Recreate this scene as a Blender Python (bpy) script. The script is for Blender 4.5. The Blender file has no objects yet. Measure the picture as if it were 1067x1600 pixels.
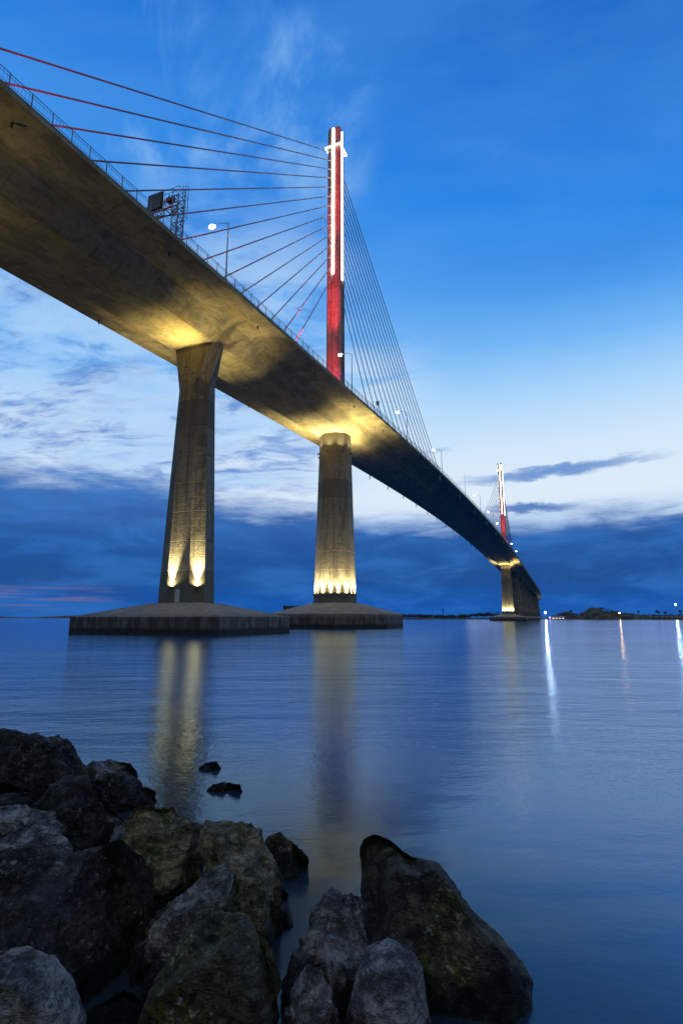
import bpy, bmesh, math, random
from mathutils import Vector, Matrix, noise
C = bpy.context.scene.collection
R = math.radians
random.seed(7)

# ------------------------------------------------------------------ camera
F = 850.0                        # focal length in pixels of the 1067x1600 frame
HC = 2.18                        # eye height above the water
TH = math.atan(166 / F)          # upward tilt
ct, st = math.cos(TH), math.sin(TH)
cam_d = bpy.data.cameras.new('camera'); cam = bpy.data.objects.new('camera', cam_d); C.objects.link(cam)
cam.location = (0, 0, HC); cam.rotation_euler = (math.pi / 2 + TH, 0, 0)
cam_d.sensor_fit = 'VERTICAL'; cam_d.sensor_height = 36; cam_d.lens = F / 1600 * 36
cam_d.clip_start = 0.1; cam_d.clip_end = 90000
bpy.context.scene.camera = cam

def ray(px, py):
    u, v = (px - 533.5) / F, (800 - py) / F
    return Vector((u, ct - st * v, st + ct * v))
def at_dist(px, py, D):          # point at depth D along the view axis
    return Vector((0, 0, HC)) + ray(px, py) * D
def at_z(px, py, z):
    r = ray(px, py); return Vector((0, 0, HC)) + r * ((z - HC) / r.z)

# ------------------------------------------------------------------ node helper
class V:
    def __init__(s, nt, sock): s.nt, s.s = nt, sock
    def _m(s, op, *a, clamp=False):
        n = s.nt.nodes.new('ShaderNodeMath'); n.operation = op; n.use_clamp = clamp
        for i, x in enumerate((s,) + a):
            if isinstance(x, V): s.nt.links.new(x.s, n.inputs[i])
            else: n.inputs[i].default_value = x
        return V(s.nt, n.outputs[0])
    def __add__(s, o): return s._m('ADD', o)
    __radd__ = __add__
    def __sub__(s, o): return s._m('SUBTRACT', o)
    def __rsub__(s, o): return (s * -1.0) + o
    def __mul__(s, o): return s._m('MULTIPLY', o)
    __rmul__ = __mul__
    def __truediv__(s, o): return s._m('DIVIDE', o)
    def clamp(s): return s._m('ADD', 0.0, clamp=True)
    def abs(s): return s._m('ABSOLUTE')
    def sin(s): return s._m('SINE')
    def pow(s, e): return s._m('POWER', e)
    def max(s, o): return s._m('MAXIMUM', o)
    def min(s, o): return s._m('MINIMUM', o)
    def fract(s): return s._m('FRACT')
    def floor(s): return s._m('FLOOR')
    def ss(s, a, b, lo=0.0, hi=1.0):
        n = s.nt.nodes.new('ShaderNodeMapRange'); n.interpolation_type = 'SMOOTHSTEP'
        s.nt.links.new(s.s, n.inputs[0])
        if a > b: a, b, lo, hi = b, a, hi, lo
        for i, x in zip((1, 2, 3, 4), (a, b, lo, hi)): n.inputs[i].default_value = x
        return V(s.nt, n.outputs[0])
def combine(nt, x, y, z):
    n = nt.nodes.new('ShaderNodeCombineXYZ')
    for i, k in enumerate((x, y, z)):
        if isinstance(k, V): nt.links.new(k.s, n.inputs[i])
        else: n.inputs[i].default_value = k
    return V(nt, n.outputs[0])
def sep(nt, v):
    n = nt.nodes.new('ShaderNodeSeparateXYZ'); nt.links.new(v.s, n.inputs[0])
    return [V(nt, o) for o in n.outputs]
def noise_n(nt, vec, scale=1.0, detail=4.0, rough=0.55, dist=0.0):
    n = nt.nodes.new('ShaderNodeTexNoise'); nt.links.new(vec.s, n.inputs['Vector'])
    n.inputs['Scale'].default_value = scale; n.inputs['Detail'].default_value = detail
    n.inputs['Roughness'].default_value = rough; n.inputs['Distortion'].default_value = dist
    return V(nt, n.outputs['Fac'])
def voro(nt, vec, scale, feature='F1', rand=1.0):
    n = nt.nodes.new('ShaderNodeTexVoronoi'); n.feature = feature; nt.links.new(vec.s, n.inputs['Vector'])
    n.inputs['Scale'].default_value = scale; n.inputs['Randomness'].default_value = rand
    return V(nt, n.outputs['Distance'])
def mix(nt, f, a, b, mode='MIX'):
    n = nt.nodes.new('ShaderNodeMix'); n.data_type = 'RGBA'; n.blend_type = mode
    for idx, x in ((0, f), (6, a), (7, b)):
        if isinstance(x, V): nt.links.new(x.s, n.inputs[idx])
        elif idx == 0: n.inputs[0].default_value = x
        else: n.inputs[idx].default_value = (*x, 1)
    return V(nt, n.outputs[2])
def ramp(nt, f, stops):
    n = nt.nodes.new('ShaderNodeValToRGB'); nt.links.new(f.s, n.inputs[0])
    e = n.color_ramp.elements
    while len(e) > 1: e.remove(e[-1])
    for i, (p, c) in enumerate(stops):
        k = e[0] if i == 0 else e.new(p)
        k.position = p; k.color = (*c, 1)
    return V(nt, n.outputs[0])
def new_mat(name):
    m = bpy.data.materials.new(name); m.use_nodes = True
    nt = m.node_tree; b = nt.nodes['Principled BSDF']
    return m, nt, b
def coord(nt, which='Object'):
    return V(nt, nt.nodes.new('ShaderNodeTexCoord').outputs[which])
def link(nt, v, sock): nt.links.new(v.s, sock)
def bump(nt, b, h, dist, strength=1.0):
    n = nt.nodes.new('ShaderNodeBump'); n.inputs['Distance'].default_value = dist; n.inputs['Strength'].default_value = strength
    nt.links.new(h.s, n.inputs['Height']); nt.links.new(n.outputs[0], b.inputs['Normal'])

def lin(*rgb): return tuple((c / 255 / 12.92) if c <= 10 else ((c / 255 + .055) / 1.055) ** 2.4 for c in rgb)

# ------------------------------------------------------------------ sky
w = bpy.data.worlds.new('World'); bpy.context.scene.world = w; w.use_nodes = True
nt = w.node_tree; bg = nt.nodes['Background']
dirv = coord(nt, 'Generated')
dx, dy, dz = sep(nt, dirv)
el = dz._m('ARCSINE') * 57.2958
az = dx._m('ARCTAN2', dy) * 57.2958
elc = el.max(0.0)
ele = elc + az.max(-5.0).min(60.0) * elc.ss(18, 44) * 0.22
skyramp = ramp(nt, ele / 90.0, [
    (0.0, lin(60, 120, 200)), (6 / 90, lin(120, 175, 235)), (12 / 90, lin(222, 236, 250)), (17 / 90, lin(208, 230, 251)), (22 / 90, lin(172, 214, 251)),
    (28 / 90, lin(118, 184, 246)), (34 / 90, lin(76, 154, 236)), (41 / 90, lin(50, 138, 230)), (48 / 90, lin(30, 120, 217)), (56 / 90, lin(14, 100, 198)), (66 / 90, lin(4, 80, 180)), (1.0, lin(2, 50, 130))])
# the low sky is darker and bluer to the left and behind than to the right
leftness = az.ss(14, -22)
sky1 = mix(nt, leftness * elc.ss(42, 34) * elc.ss(18, 24) * 0.45, skyramp, lin(104, 168, 238))
# cloud coordinates on a flat layer
inv = (dz.max(0.0) + 0.13)
cx, cy = dx / inv, dy / inv
cv = combine(nt, cx, cy, 0.0)
# wide soft grey blue clouds at mid height, mostly on the left
n1 = noise_n(nt, combine(nt, cx * 0.75 + cy * 0.25, cy * 1.35, 3.1), 1.5, 6, 0.58, 0.35)
n2 = noise_n(nt, combine(nt, cx * 1.2, cy * 2.6, 9.7), 2.6, 5, 0.6, 0.5)
midm = elc.ss(45, 34) * elc.ss(9, 13)
c1 = n1.ss(0.45, 0.60) * midm * az.ss(4, -10)
sky2 = mix(nt, c1 * 0.8, sky1, lin(44, 116, 204))
c1b = (n1 * 0.4 + n2 * 0.6).ss(0.44, 0.58) * elc.ss(31, 23) * elc.ss(8, 13) * az.ss(14, -2)
sky2 = mix(nt, c1b * 0.92, sky2, lin(214, 233, 252))
c1c = n2.ss(0.50, 0.62) * elc.ss(40, 32) * elc.ss(10, 14) * az.ss(0, -14)
sky2 = mix(nt, c1c * 0.6, sky2, lin(54, 118, 202))
# broad soft bright cloud reaching up to the deck on the left
n6 = noise_n(nt, combine(nt, cx * 0.9 + 3.0, cy * 1.5, 6.4), 1.9, 7, 0.6, 0.5)
n7 = noise_n(nt, combine(nt, cx * 1.6, cy * 2.6 + 2.0, 2.2), 2.6, 7, 0.62, 0.6)
lm = az.ss(6, -8) * elc.ss(43, 34) * elc.ss(11, 15)
sky2 = mix(nt, (n6 * 0.6 + n7 * 0.4).ss(0.43, 0.57) * lm * 0.75, sky2, lin(176, 212, 249))
sky2 = mix(nt, (n7 * 0.7 + n6 * 0.3).ss(0.50, 0.38) * lm * 0.55, sky2, lin(56, 124, 208))
# thin wisps high up on the left
wv = combine(nt, cx * 1.7 + cy * 0.8, cy * 0.8 - cx * 0.6, 1.3)
n3 = noise_n(nt, wv, 3.2, 6, 0.62, 0.4)
n3b = noise_n(nt, cv, 1.3, 3, 0.5)
wm = elc.ss(38, 43) * elc.ss(56, 50) * az.ss(6, -2) * az.ss(-36, -24)
wisps = n3.ss(0.42, 0.74) * n3b.ss(0.20, 0.42) * wm
sky3 = mix(nt, wisps * 0.95, sky2, lin(140, 190, 242))
wm2 = elc.ss(24, 30) * elc.ss(46, 38)
sky3 = mix(nt, n3.ss(0.60, 0.80) * n3b.ss(0.5, 0.66) * wm2 * 0.35, sky3, lin(150, 200, 246))
# dark bank of cloud over the horizon with a torn upper edge
bn = noise_n(nt, combine(nt, az * 0.045, el * 0.16, 5.0), 1.6, 7, 0.6, 0.3)
bn2 = noise_n(nt, combine(nt, az * 0.10, el * 0.55, 15.0), 1.6, 5, 0.6, 0.3)
sky3 = mix(nt, (n1 * .6 + n3b * .4).ss(0.44, 0.62) * elc.ss(22, 32) * 0.30, sky3, lin(96, 166, 240))
sky3 = mix(nt, (n1 * .5 + n3b * .5).ss(0.50, 0.36) * elc.ss(26, 36) * 0.25, sky3, lin(12, 98, 200))
edge = az.ss(-34, 16, 13.6, 9.6)
bank = (edge + (bn - 0.5) * 6.0 + (bn2 - 0.5) * 2.6 - el).ss(-1.5, 1.5)
bankcol = ramp(nt, elc / 20.0, [(0.0, lin(24, 92, 176)), (0.08, lin(10, 84, 170)), (0.2, lin(20, 76, 146)), (0.38, lin(26, 86, 162)), (0.55, lin(44, 102, 178)), (0.75, lin(70, 128, 200))])
bankcol = mix(nt, az.ss(-8, -34) * el.ss(6.5, 4.0) * 0.55, bankcol, lin(34, 80, 146))
bank_mott = noise_n(nt, combine(nt, az * 0.05, el * 0.17, 2.0), 2.0, 7, 0.62, 0.4)
bankcol = mix(nt, bank_mott.ss(0.44, 0.66) * 0.42, bankcol, lin(52, 122, 206))
bankcol = mix(nt, bank_mott.ss(0.50, 0.34) * 0.28, bankcol, lin(6, 60, 134))
# faint pink low on the left
pink = noise_n(nt, combine(nt, az * 0.05, el * 1.2, 8.0), 2.0, 4, 0.5).ss(0.47, 0.62) * el.ss(0.5, 1.2) * el.ss(3.6, 2.0) * az.ss(-20, -26)
bankcol = mix(nt, pink * 0.6, bankcol, lin(112, 104, 150))
sky4 = mix(nt, bank * 0.97, sky3, bankcol)
# dark streaks to the right of the far tower
def streak(a0, e0, tilt, la, le, seed):
    wob = (noise_n(nt, combine(nt, az * 0.12, el * 0.4, seed), 2.0, 6, 0.62, 0.3) - 0.5) * 2.4
    da = (az - a0) / la
    de = (el - e0 - (az - a0) * tilt + wob) / le
    return (da * da + de * de).ss(1.5, -0.1)
s1 = streak(22.0, 14.3, 0.05, 9.5, 0.62, 21.0)
sky5 = mix(nt, s1 * 0.85, sky4, lin(74, 130, 202))
s2 = streak(19.5, 10.9, 0.0, 4.5, 0.5, 33.0)
sky5 = mix(nt, s2 * 0.9, sky5, lin(48, 106, 184))
s3 = streak(36.0, 9.9, 0.05, 6.0, 0.55, 41.0)
sky5 = mix(nt, s3 * 0.8, sky5, lin(206, 228, 248))
s4 = streak(10.0, 17.0, 0.02, 2.2, 0.35, 45.0)
sky5 = mix(nt, s4 * 0.4, sky5, lin(120, 164, 214))
# unseen sky behind: dim grey low, bright grey overhead, added to light the rocks
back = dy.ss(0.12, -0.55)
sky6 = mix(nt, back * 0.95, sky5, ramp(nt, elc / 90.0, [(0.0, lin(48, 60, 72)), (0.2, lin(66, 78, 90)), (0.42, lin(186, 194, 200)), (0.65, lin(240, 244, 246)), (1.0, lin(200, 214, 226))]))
tex = nt.nodes.new('ShaderNodeTexSky'); tex.sky_type = 'NISHITA'; tex.sun_disc = False
tex.sun_elevation = R(-3.0); tex.sun_rotation = R(25)
tint = mix(nt, 1.0, V(nt, tex.outputs[0]), (0.010, 0.010, 0.010), 'MULTIPLY')
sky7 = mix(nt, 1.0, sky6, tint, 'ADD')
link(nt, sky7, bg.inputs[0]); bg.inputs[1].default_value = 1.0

# ------------------------------------------------------------------ materials
def concrete(name, base, warm, joint=4.2, board=0.0, along='z', dark=0.35, jointw=0.02, seam=0.6, lift=0.6):
    m, nt, b = new_mat(name); co = coord(nt)
    x, y, z = sep(nt, co)
    big = noise_n(nt, co, 0.22, 5, 0.6, 0.3)
    med = noise_n(nt, co, 1.3, 6, 0.62)
    fine = noise_n(nt, co, 9.0, 4, 0.6)
    col = mix(nt, big.ss(0.35, 0.65), base, warm)
    col = mix(nt, med.ss(0.45, 0.72) * 0.55, col, tuple(c * dark for c in base))
    if along == 'z':
        stv = noise_n(nt, combine(nt, x * 1.6, y * 1.6, z * 0.06), 1.0, 5, 0.65)
        col = mix(nt, stv.ss(0.50, 0.64) * 0.75, col, tuple(c * 0.34 for c in base))
        col = mix(nt, stv.ss(0.44, 0.32) * 0.5, col, tuple(min(1, c * 1.6) for c in base))
        pn = noise_n(nt, combine(nt, x * .5, y * .5, z * .22), 1.0, 7, 0.7)
        col = mix(nt, pn.ss(0.50, 0.62) * 0.6, col, tuple(c * 0.4 for c in base))
        q = z
    else:
        stv = noise_n(nt, combine(nt, x * 0.30, y * 1.1, z * 0.3), 1.0, 5, 0.65)
        col = mix(nt, stv.ss(0.50, 0.68) * 0.6, col, tuple(c * 0.40 for c in base))
        bl = noise_n(nt, combine(nt, x * 0.55, y * 0.22, z * 0.55), 1.0, 7, 0.68, 0.5)
        col = mix(nt, bl.ss(0.45, 0.60) * 0.75, col, tuple(c * 0.48 for c in base))
        col = mix(nt, bl.ss(0.44, 0.32) * 0.5, col, tuple(min(1, c * 1.5) for c in base))
        st2 = noise_n(nt, combine(nt, x * 0.9, y * 0.10, z * 0.9), 1.0, 5, 0.65)
        col = mix(nt, st2.ss(0.52, 0.66) * 0.55, col, (warm[0] * 1.15, warm[1] * 0.95, warm[2] * 0.6))
        q = y
    wob = (noise_n(nt, co, 0.5, 2) - 0.5) * (0.15 if along == 'z' else 0.0)
    u = ((q + wob) / joint).fract()
    line = (u - 0.5).abs().ss(0.5 - jointw * 0.5, 0.5)
    seg = ((q + wob) / joint).floor()
    segr = (seg * 12.9898).sin() * 43758.5453
    segr = segr.fract().abs()
    col = mix(nt, segr * lift, col, tuple(c * 0.45 for c in base))
    col = mix(nt, line * seam, col, tuple(c * 0.25 for c in base))
    u2 = ((q) / (joint / 4)).fract()
    l2 = (u2 - 0.5).abs().ss(0.47, 0.5)
    col = mix(nt, l2 * 0.22, col, tuple(c * 0.35 for c in base))
    link(nt, col, b.inputs['Base Color']); b.inputs['Roughness'].default_value = 0.9
    h = med * 0.5 + fine * 0.25 - line * (0.8 if along == 'z' else 0.1) - l2 * 0.2 * (1 if along == 'z' else 0.3)
    bump(nt, b, h, 0.04)
    return m
M = {}
M['pier'] = concrete('pier_concrete', (0.28, 0.26, 0.205), (0.31, 0.275, 0.20), 4.6, lift=0.8, seam=0.9, jointw=0.035)
M['pylon'] = concrete('pylon_concrete', (0.36, 0.33, 0.29), (0.40, 0.35, 0.29), 4.0)
M['deck'] = concrete('deck_concrete', (0.31, 0.275, 0.16), (0.36, 0.295, 0.13), 6.6, along='y', seam=0.22, jointw=0.02, lift=0.25)
M['footing'] = concrete('footing_concrete', (0.22, 0.20, 0.175), (0.26, 0.235, 0.20), 0.9, lift=0.2, seam=0.25, jointw=0.1)
# wet dark band at the foot of the footing walls
def wet(m, z0, z1):
    nt = m.node_tree; b = nt.nodes['Principled BSDF']; src = V(nt, b.inputs['Base Color'].links[0].from_socket)
    co = coord(nt); x, y, z = sep(nt, co)
    f = (z + (noise_n(nt, combine(nt, x, y, z * .3), 1.2, 5, .6) - 0.5) * 1.3).ss(z1, z0)
    link(nt, mix(nt, f * 0.9, src, (0.030, 0.028, 0.022)), b.inputs['Base Color'])
def footing_mat():
    m, nt, b = new_mat('footing_concrete'); co = coord(nt); x, y, z = sep(nt, co)
    n1 = noise_n(nt, co, .35, 6, .65, .3); n2 = noise_n(nt, co, 1.6, 7, .7); n3 = noise_n(nt, co, 8.0, 5, .65)
    col = mix(nt, n1.ss(.38, .62), (.20, .18, .15), (.28, .25, .205))
    col = mix(nt, n2.ss(.47, .62) * .6, col, (.09, .082, .07))
    drip = noise_n(nt, combine(nt, x * 1.3, y * 1.3, z * .25), 1.0, 6, .7)
    face = z.ss(3.4, 2.0)                                   # weathered, weed stained side walls
    col = mix(nt, face * (.45 + drip.ss(.40, .58) * .45), col, (.035, .034, .026))
    chip = (n2 * .6 + n3 * .4).ss(.56, .62)
    col = mix(nt, face * chip * .55, col, (.19, .165, .12))
    wl = (z + (n2 - .5) * 1.1).ss(1.15, .55)
    col = mix(nt, wl * .92, col, (.012, .013, .011))
    link(nt, col, b.inputs['Base Color']); b.inputs['Roughness'].default_value = .85
    bump(nt, b, n2 * .6 + n3 * .3, .08)
    return m
M['footing'] = footing_mat()
def plain(name, col, rough=0.6, metal=0.0, var=0.25, sc=6.0):
    m, nt, b = new_mat(name); co = coord(nt)
    n = noise_n(nt, co, sc, 4, 0.6)
    link(nt, mix(nt, n.ss(0.3, 0.75) * var, col, tuple(c * 0.4 for c in col)), b.inputs['Base Color'])
    b.inputs['Roughness'].default_value = rough; b.inputs['Metallic'].default_value = metal
    return m
M['cable'] = plain('cable_sheath', (0.30, 0.23, 0.30), 0.5)
M['steel'] = plain('galvanised_steel', (0.20, 0.22, 0.25), 0.5, 0.3)
M['darksteel'] = plain('dark_steel', (0.05, 0.055, 0.065), 0.5, 0.2)
M['orange'] = plain('orange_lit_steel', (0.75, 0.20, 0.07), 0.5)  # orange light on the gantry truss, painted into its colour
M['black'] = plain('black_panel', (0.012, 0.012, 0.015), 0.45)
M['pipe'] = plain('white_pipe', (0.55, 0.56, 0.58), 0.5)
M['iron'] = plain('rusty_pipe', (0.03, 0.025, 0.02), 0.6)
def emit(name, col, strength):
    m, nt, b = new_mat(name)
    b.inputs['Base Color'].default_value = (*col, 1)
    b.inputs['Emission Color'].default_value = (*col, 1); b.inputs['Emission Strength'].default_value = strength
    return m
M['strip'] = emit('lit_strip', (1.0, 0.93, 0.82), 12.0)
M['arm'] = emit('lit_cross_arm', (1.0, 0.86, 0.66), 6.0)
M['lamp'] = emit('street_lamp_glow', (1.0, 0.90, 0.72), 40.0)
M['flood'] = emit('floodlight_glow', (1.0, 0.84, 0.50), 12.0)
M['mast_glow'] = emit('mast_lamp_glow', (0.90, 0.97, 1.0), 170.0)
M['orange_glow'] = emit('sodium_lamp_glow', (1.0, 0.50, 0.16), 120.0)
M['win'] = emit('lit_window', (1.0, 0.8, 0.5), 2.0)
M['violet'] = emit('violet_lamp_glow', (0.45, 0.15, 1.0), 40.0)
M['red_lamp'] = emit('red_lamp_glow', (1.0, 0.06, 0.05), 12.0)

# ------------------------------------------------------------------ mesh helpers
def obj(name, bm, m, parent=None, smooth=False, recalc=True):
    if recalc: bmesh.ops.recalc_face_normals(bm, faces=bm.faces[:])
    me = bpy.data.meshes.new(name); bm.to_mesh(me); bm.free()
    for k in (m if isinstance(m, (list, tuple)) else [m]): me.materials.append(k)
    if smooth:
        for p in me.polygons: p.use_smooth = True
    o = bpy.data.objects.new(name, me); C.objects.link(o)
    if parent: o.parent = parent
    return o
def empty(name, loc=(0, 0, 0), rz=0.0):
    o = bpy.data.objects.new(name, None); C.objects.link(o); o.location = loc; o.rotation_euler = (0, 0, rz)
    o.empty_display_size = 0.5
    return o
def tag(o, label=None, cat=None, group=None, kind=None):
    for k, v in (('label', label), ('category', cat), ('group', group), ('kind', kind)):
        if v: o[k] = v
    return o
def box(bm, x0, x1, y0, y1, z0, z1, mtx=None):
    vs = [bm.verts.new(Vector((x, y, z)) if mtx is None else mtx @ Vector((x, y, z))) for x in (x0, x1) for y in (y0, y1) for z in (z0, z1)]
    for f in ((0, 1, 3, 2), (4, 6, 7, 5), (0, 4, 5, 1), (2, 3, 7, 6), (0, 2, 6, 4), (1, 5, 7, 3)): bm.faces.new([vs[i] for i in f])
def tube(bm, p, q, r, n=6, r2=None):
    p, q = Vector(p), Vector(q); d = (q - p).normalized()
    a = d.orthogonal().normalized(); b = d.cross(a); r2 = r if r2 is None else r2
    A = [bm.verts.new(p + (a * math.cos(t) + b * math.sin(t)) * r) for t in [2 * math.pi * i / n for i in range(n)]]
    B = [bm.verts.new(q + (a * math.cos(t) + b * math.sin(t)) * r2) for t in [2 * math.pi * i / n for i in range(n)]]
    for i in range(n): bm.faces.new((A[i], A[(i + 1) % n], B[(i + 1) % n], B[i]))
    bm.faces.new(A[::-1]); bm.faces.new(B)
def loft(bm, rings, cap=True):
    RV = [[bm.verts.new(v) for v in ring] for ring in rings]
    for a, b in zip(RV, RV[1:]):
        for i in range(len(a)):
            j = (i + 1) % len(a); bm.faces.new((a[i], a[j], b[j], b[i]))
    if cap: bm.faces.new(RV[0][::-1]); bm.faces.new(RV[-1])
def octa(a, a1, b, b1, z, cy=0.0, cx=0.0):   # half sizes across / along, a1 b1 = half lengths of the flat faces
    return [(cx + x, cy + y, z) for x, y in ((a1, -b), (a, -b1), (a, b1), (a1, b), (-a1, b), (-a, b1), (-a, -b1), (-a1, -b))]
def reg(w, z, cy=0.0, cx=0.0): return octa(w, w * .414, w, w * .414, z, cy, cx)
def blob(bm, c, r, sub=1):
    res = bmesh.ops.create_icosphere(bm, subdivisions=sub, radius=r); bmesh.ops.translate(bm, verts=res['verts'], vec=Vector(c)); return res['verts']
def light(name, kind, loc, energy, col, parent, target=None, size=60, blend=1.0, radius=0.15):
    d = bpy.data.lights.new(name, kind); d.energy = energy; d.color = col
    d.shadow_soft_size = radius
    if kind == 'SPOT': d.spot_size = R(size); d.spot_blend = blend
    o = bpy.data.objects.new(name, d); C.objects.link(o); o.location = loc
    if parent: o.parent = parent
    if target is not None:
        o.rotation_euler = (Vector(target) - Vector(loc)).to_track_quat('-Z', 'Y').to_euler()
    return o

# ------------------------------------------------------------------ water
m, nt, b = new_mat('sea_water'); co = coord(nt)
x, y, z = sep(nt, co)
r1 = noise_n(nt, combine(nt, x * 0.55, y * 1.0, 0.0), 2.2, 5, 0.6, 0.4)
r2 = noise_n(nt, combine(nt, x * 0.5, y * 1.0, 4.0), 0.16, 4, 0.6, 0.3)
r3 = noise_n(nt, combine(nt, x * 0.6, y * 1.0, 7.0), 14.0, 3, 0.6)
r4 = noise_n(nt, combine(nt, x * 0.45, y * 1.2, 17.0), 5.0, 4, 0.65)
r5 = noise_n(nt, combine(nt, x * 0.28, y * 1.0, 27.0), 0.9, 3, 0.6)
patch = noise_n(nt, combine(nt, x * 0.3, y * 1.0, 2.0), 0.05, 3, 0.6)
nt.nodes.remove(b); outn = nt.nodes['Material Output']
dif = nt.nodes.new('ShaderNodeBsdfDiffuse'); glo = nt.nodes.new('ShaderNodeBsdfGlossy')
glo.distribution = 'MULTI_GGX'; glo.inputs['Color'].default_value = (0.66, 0.86, 1.0, 1)
far_ = (x * x + y * y)._m('SQRT')
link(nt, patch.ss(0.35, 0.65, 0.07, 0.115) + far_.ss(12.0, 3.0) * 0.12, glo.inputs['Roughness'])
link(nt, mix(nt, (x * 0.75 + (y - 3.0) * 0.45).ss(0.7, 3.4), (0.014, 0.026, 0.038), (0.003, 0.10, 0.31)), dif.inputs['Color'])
fr = nt.nodes.new('ShaderNodeFresnel'); fr.inputs['IOR'].default_value = 1.6
bn_ = nt.nodes.new('ShaderNodeBump'); bn_.inputs['Distance'].default_value = 1.0; bn_.inputs['Strength'].default_value = 1.0
link(nt, r1 * 0.0015 + r2 * 0.08 + r3 * 0.0075 * far_.ss(4.0, 11.0, 0.12, 1.0) + (r4 * 0.015 + r5 * 0.045) * far_.ss(5.0, 18.0, 0.06, 1.0), bn_.inputs['Height'])
nt.links.new(bn_.outputs[0], glo.inputs['Normal'])
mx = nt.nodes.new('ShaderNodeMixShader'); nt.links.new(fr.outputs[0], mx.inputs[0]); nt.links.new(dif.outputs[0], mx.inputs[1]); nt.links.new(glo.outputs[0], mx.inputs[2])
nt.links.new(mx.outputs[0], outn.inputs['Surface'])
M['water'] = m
bm = bmesh.new()
ys = [-60] + [k * 2.0 for k in range(0, 20)] + [40 + 5 * k for k in range(0, 24)] + [160, 200, 280, 400, 1000, 3000, 9000, 30000, 60000]
xs = [-60000, -20000, -6000, -2000, -600, -150, -80, -50] + [-30 + 2.5 * k for k in range(25)] + [50, 80, 150, 600, 2000, 6000, 20000, 60000]
g = [[bm.verts.new((a, c, 0)) for a in xs] for c in ys]
for i in range(len(ys) - 1):
    for j in range(len(xs) - 1): bm.faces.new((g[i][j], g[i][j + 1], g[i + 1][j + 1], g[i + 1][j]))
tag(obj('water', bm, M['water']), kind='structure')

# ------------------------------------------------------------------ the bridge
P1 = Vector((-1.63, 137.9, 0)); RZ = R(-22.87); SPAN = 386.0; HW = 12.6
bridge = empty('cable_stayed_bridge', P1, RZ)
tag(bridge, 'long concrete cable stayed road bridge with two red lit towers crossing the water', 'bridge')
def zdeck(s):
    if s < 0: return 53.0 + 0.0495 * s
    if s > SPAN: return 53.0 - 0.0495 * (s - SPAN)
    return 58.0 - 5.0 * ((s - SPAN / 2) / (SPAN / 2)) ** 2
def axis(s):          # plan of the bridge axis in its own frame (x across, y along), bending left far away
    if s <= 660: return 0.0, s, 0.0
    Rr = 1500.0; t = (s - 660) / Rr
    return -Rr * (1 - math.cos(t)), 660 + Rr * math.sin(t), t
def dpt(s, x, dz):
    ax, ay, t = axis(s)
    return (ax + x * math.cos(t), ay + x * math.sin(t), zdeck(s) + dz)
GD = 3.5
prof = [(-HW, 0.0), (-HW, -0.42), (-HW + .3, -0.50), (-7.9, -1.05), (-7.3, -1.25), (-4.0, -GD), (4.0, -GD), (7.3, -1.25), (7.9, -1.05), (HW - .3, -0.50), (HW, -0.42), (HW, 0.0)]
ss = list(range(-260, 833, 6))
bm = bmesh.new()
loft(bm, [[dpt(s, x_, z_) for x_, z_ in prof] for s in ss])
deck = obj('deck', bm, M['deck'], bridge)
for side in (-1, 1):
    bm = bmesh.new()
    s = 96.0
    while s < SPAN - 8:
        pts = [(side * 7.75, -1.16), (side * 7.3, -1.32), (side * 4.1, -GD + .06), (side * 4.25, -GD - .06 + .5), (side * 7.4, -.95)]
        pts = [(side * 8.3, -1.03), (side * 4.3, -3.33), (side * 4.05, -GD - .02), (side * 4.6, -GD + .08), (side * 8.6, -1.25)]
        loft(bm, [[dpt(s, x_, z_) for x_, z_ in pts], [dpt(s + 1.5, x_, z_) for x_, z_ in pts]]); s += 3.2
    obj('web_rib', bm, M['pylon'], bridge)  # lighter tower concrete on the ribs stands in for sky light on them
# road surface and kerbs
for x0, x1, h in ((-HW, -HW + .5, .25), (HW - .5, HW, .25), (-1.6, -1.2, .5), (1.2, 1.6, .5)):
    bm = bmesh.new(); loft(bm, [[dpt(s, x0, 0.003), dpt(s, x1, 0.003), dpt(s, x1, h), dpt(s, x0, h)] for s in ss])
    obj('kerb', bm, M['pier'], bridge)
bm = bmesh.new()
loft(bm, [[dpt(s, -11.9, .004), dpt(s, 11.9, .004), dpt(s, 11.9, .05), dpt(s, -11.9, .05)] for s in ss])
obj('road_surface', bm, plain('asphalt', (0.05, 0.05, 0.052), 0.9), bridge)
# railings
for side in (-1, 1):
    bm = bmesh.new(); X = side * (HW - .12)
    s = -200.0
    while s < 830:
        p = Vector(dpt(s, X, 0.2)); tube(bm, p, p + Vector((0, 0, 1.55)), 0.055 if s < 60 else .07, 5); s += 2.2
    for zz, rr in ((1.7, .035), (.55, .025), (1.35, .02)):
        for a, b2 in zip(ss, ss[1:]):
            if a < 830: tube(bm, dpt(a, X, zz), dpt(b2, X, zz), rr, 4)
    s = -125.0
    while s < 70:
        p = Vector(dpt(s, X, 0.5)); tube(bm, p, p + Vector((0, 0, 1.2)), 0.013, 3); s += 0.36
    obj('railing', bm, M['steel'], bridge)

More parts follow.
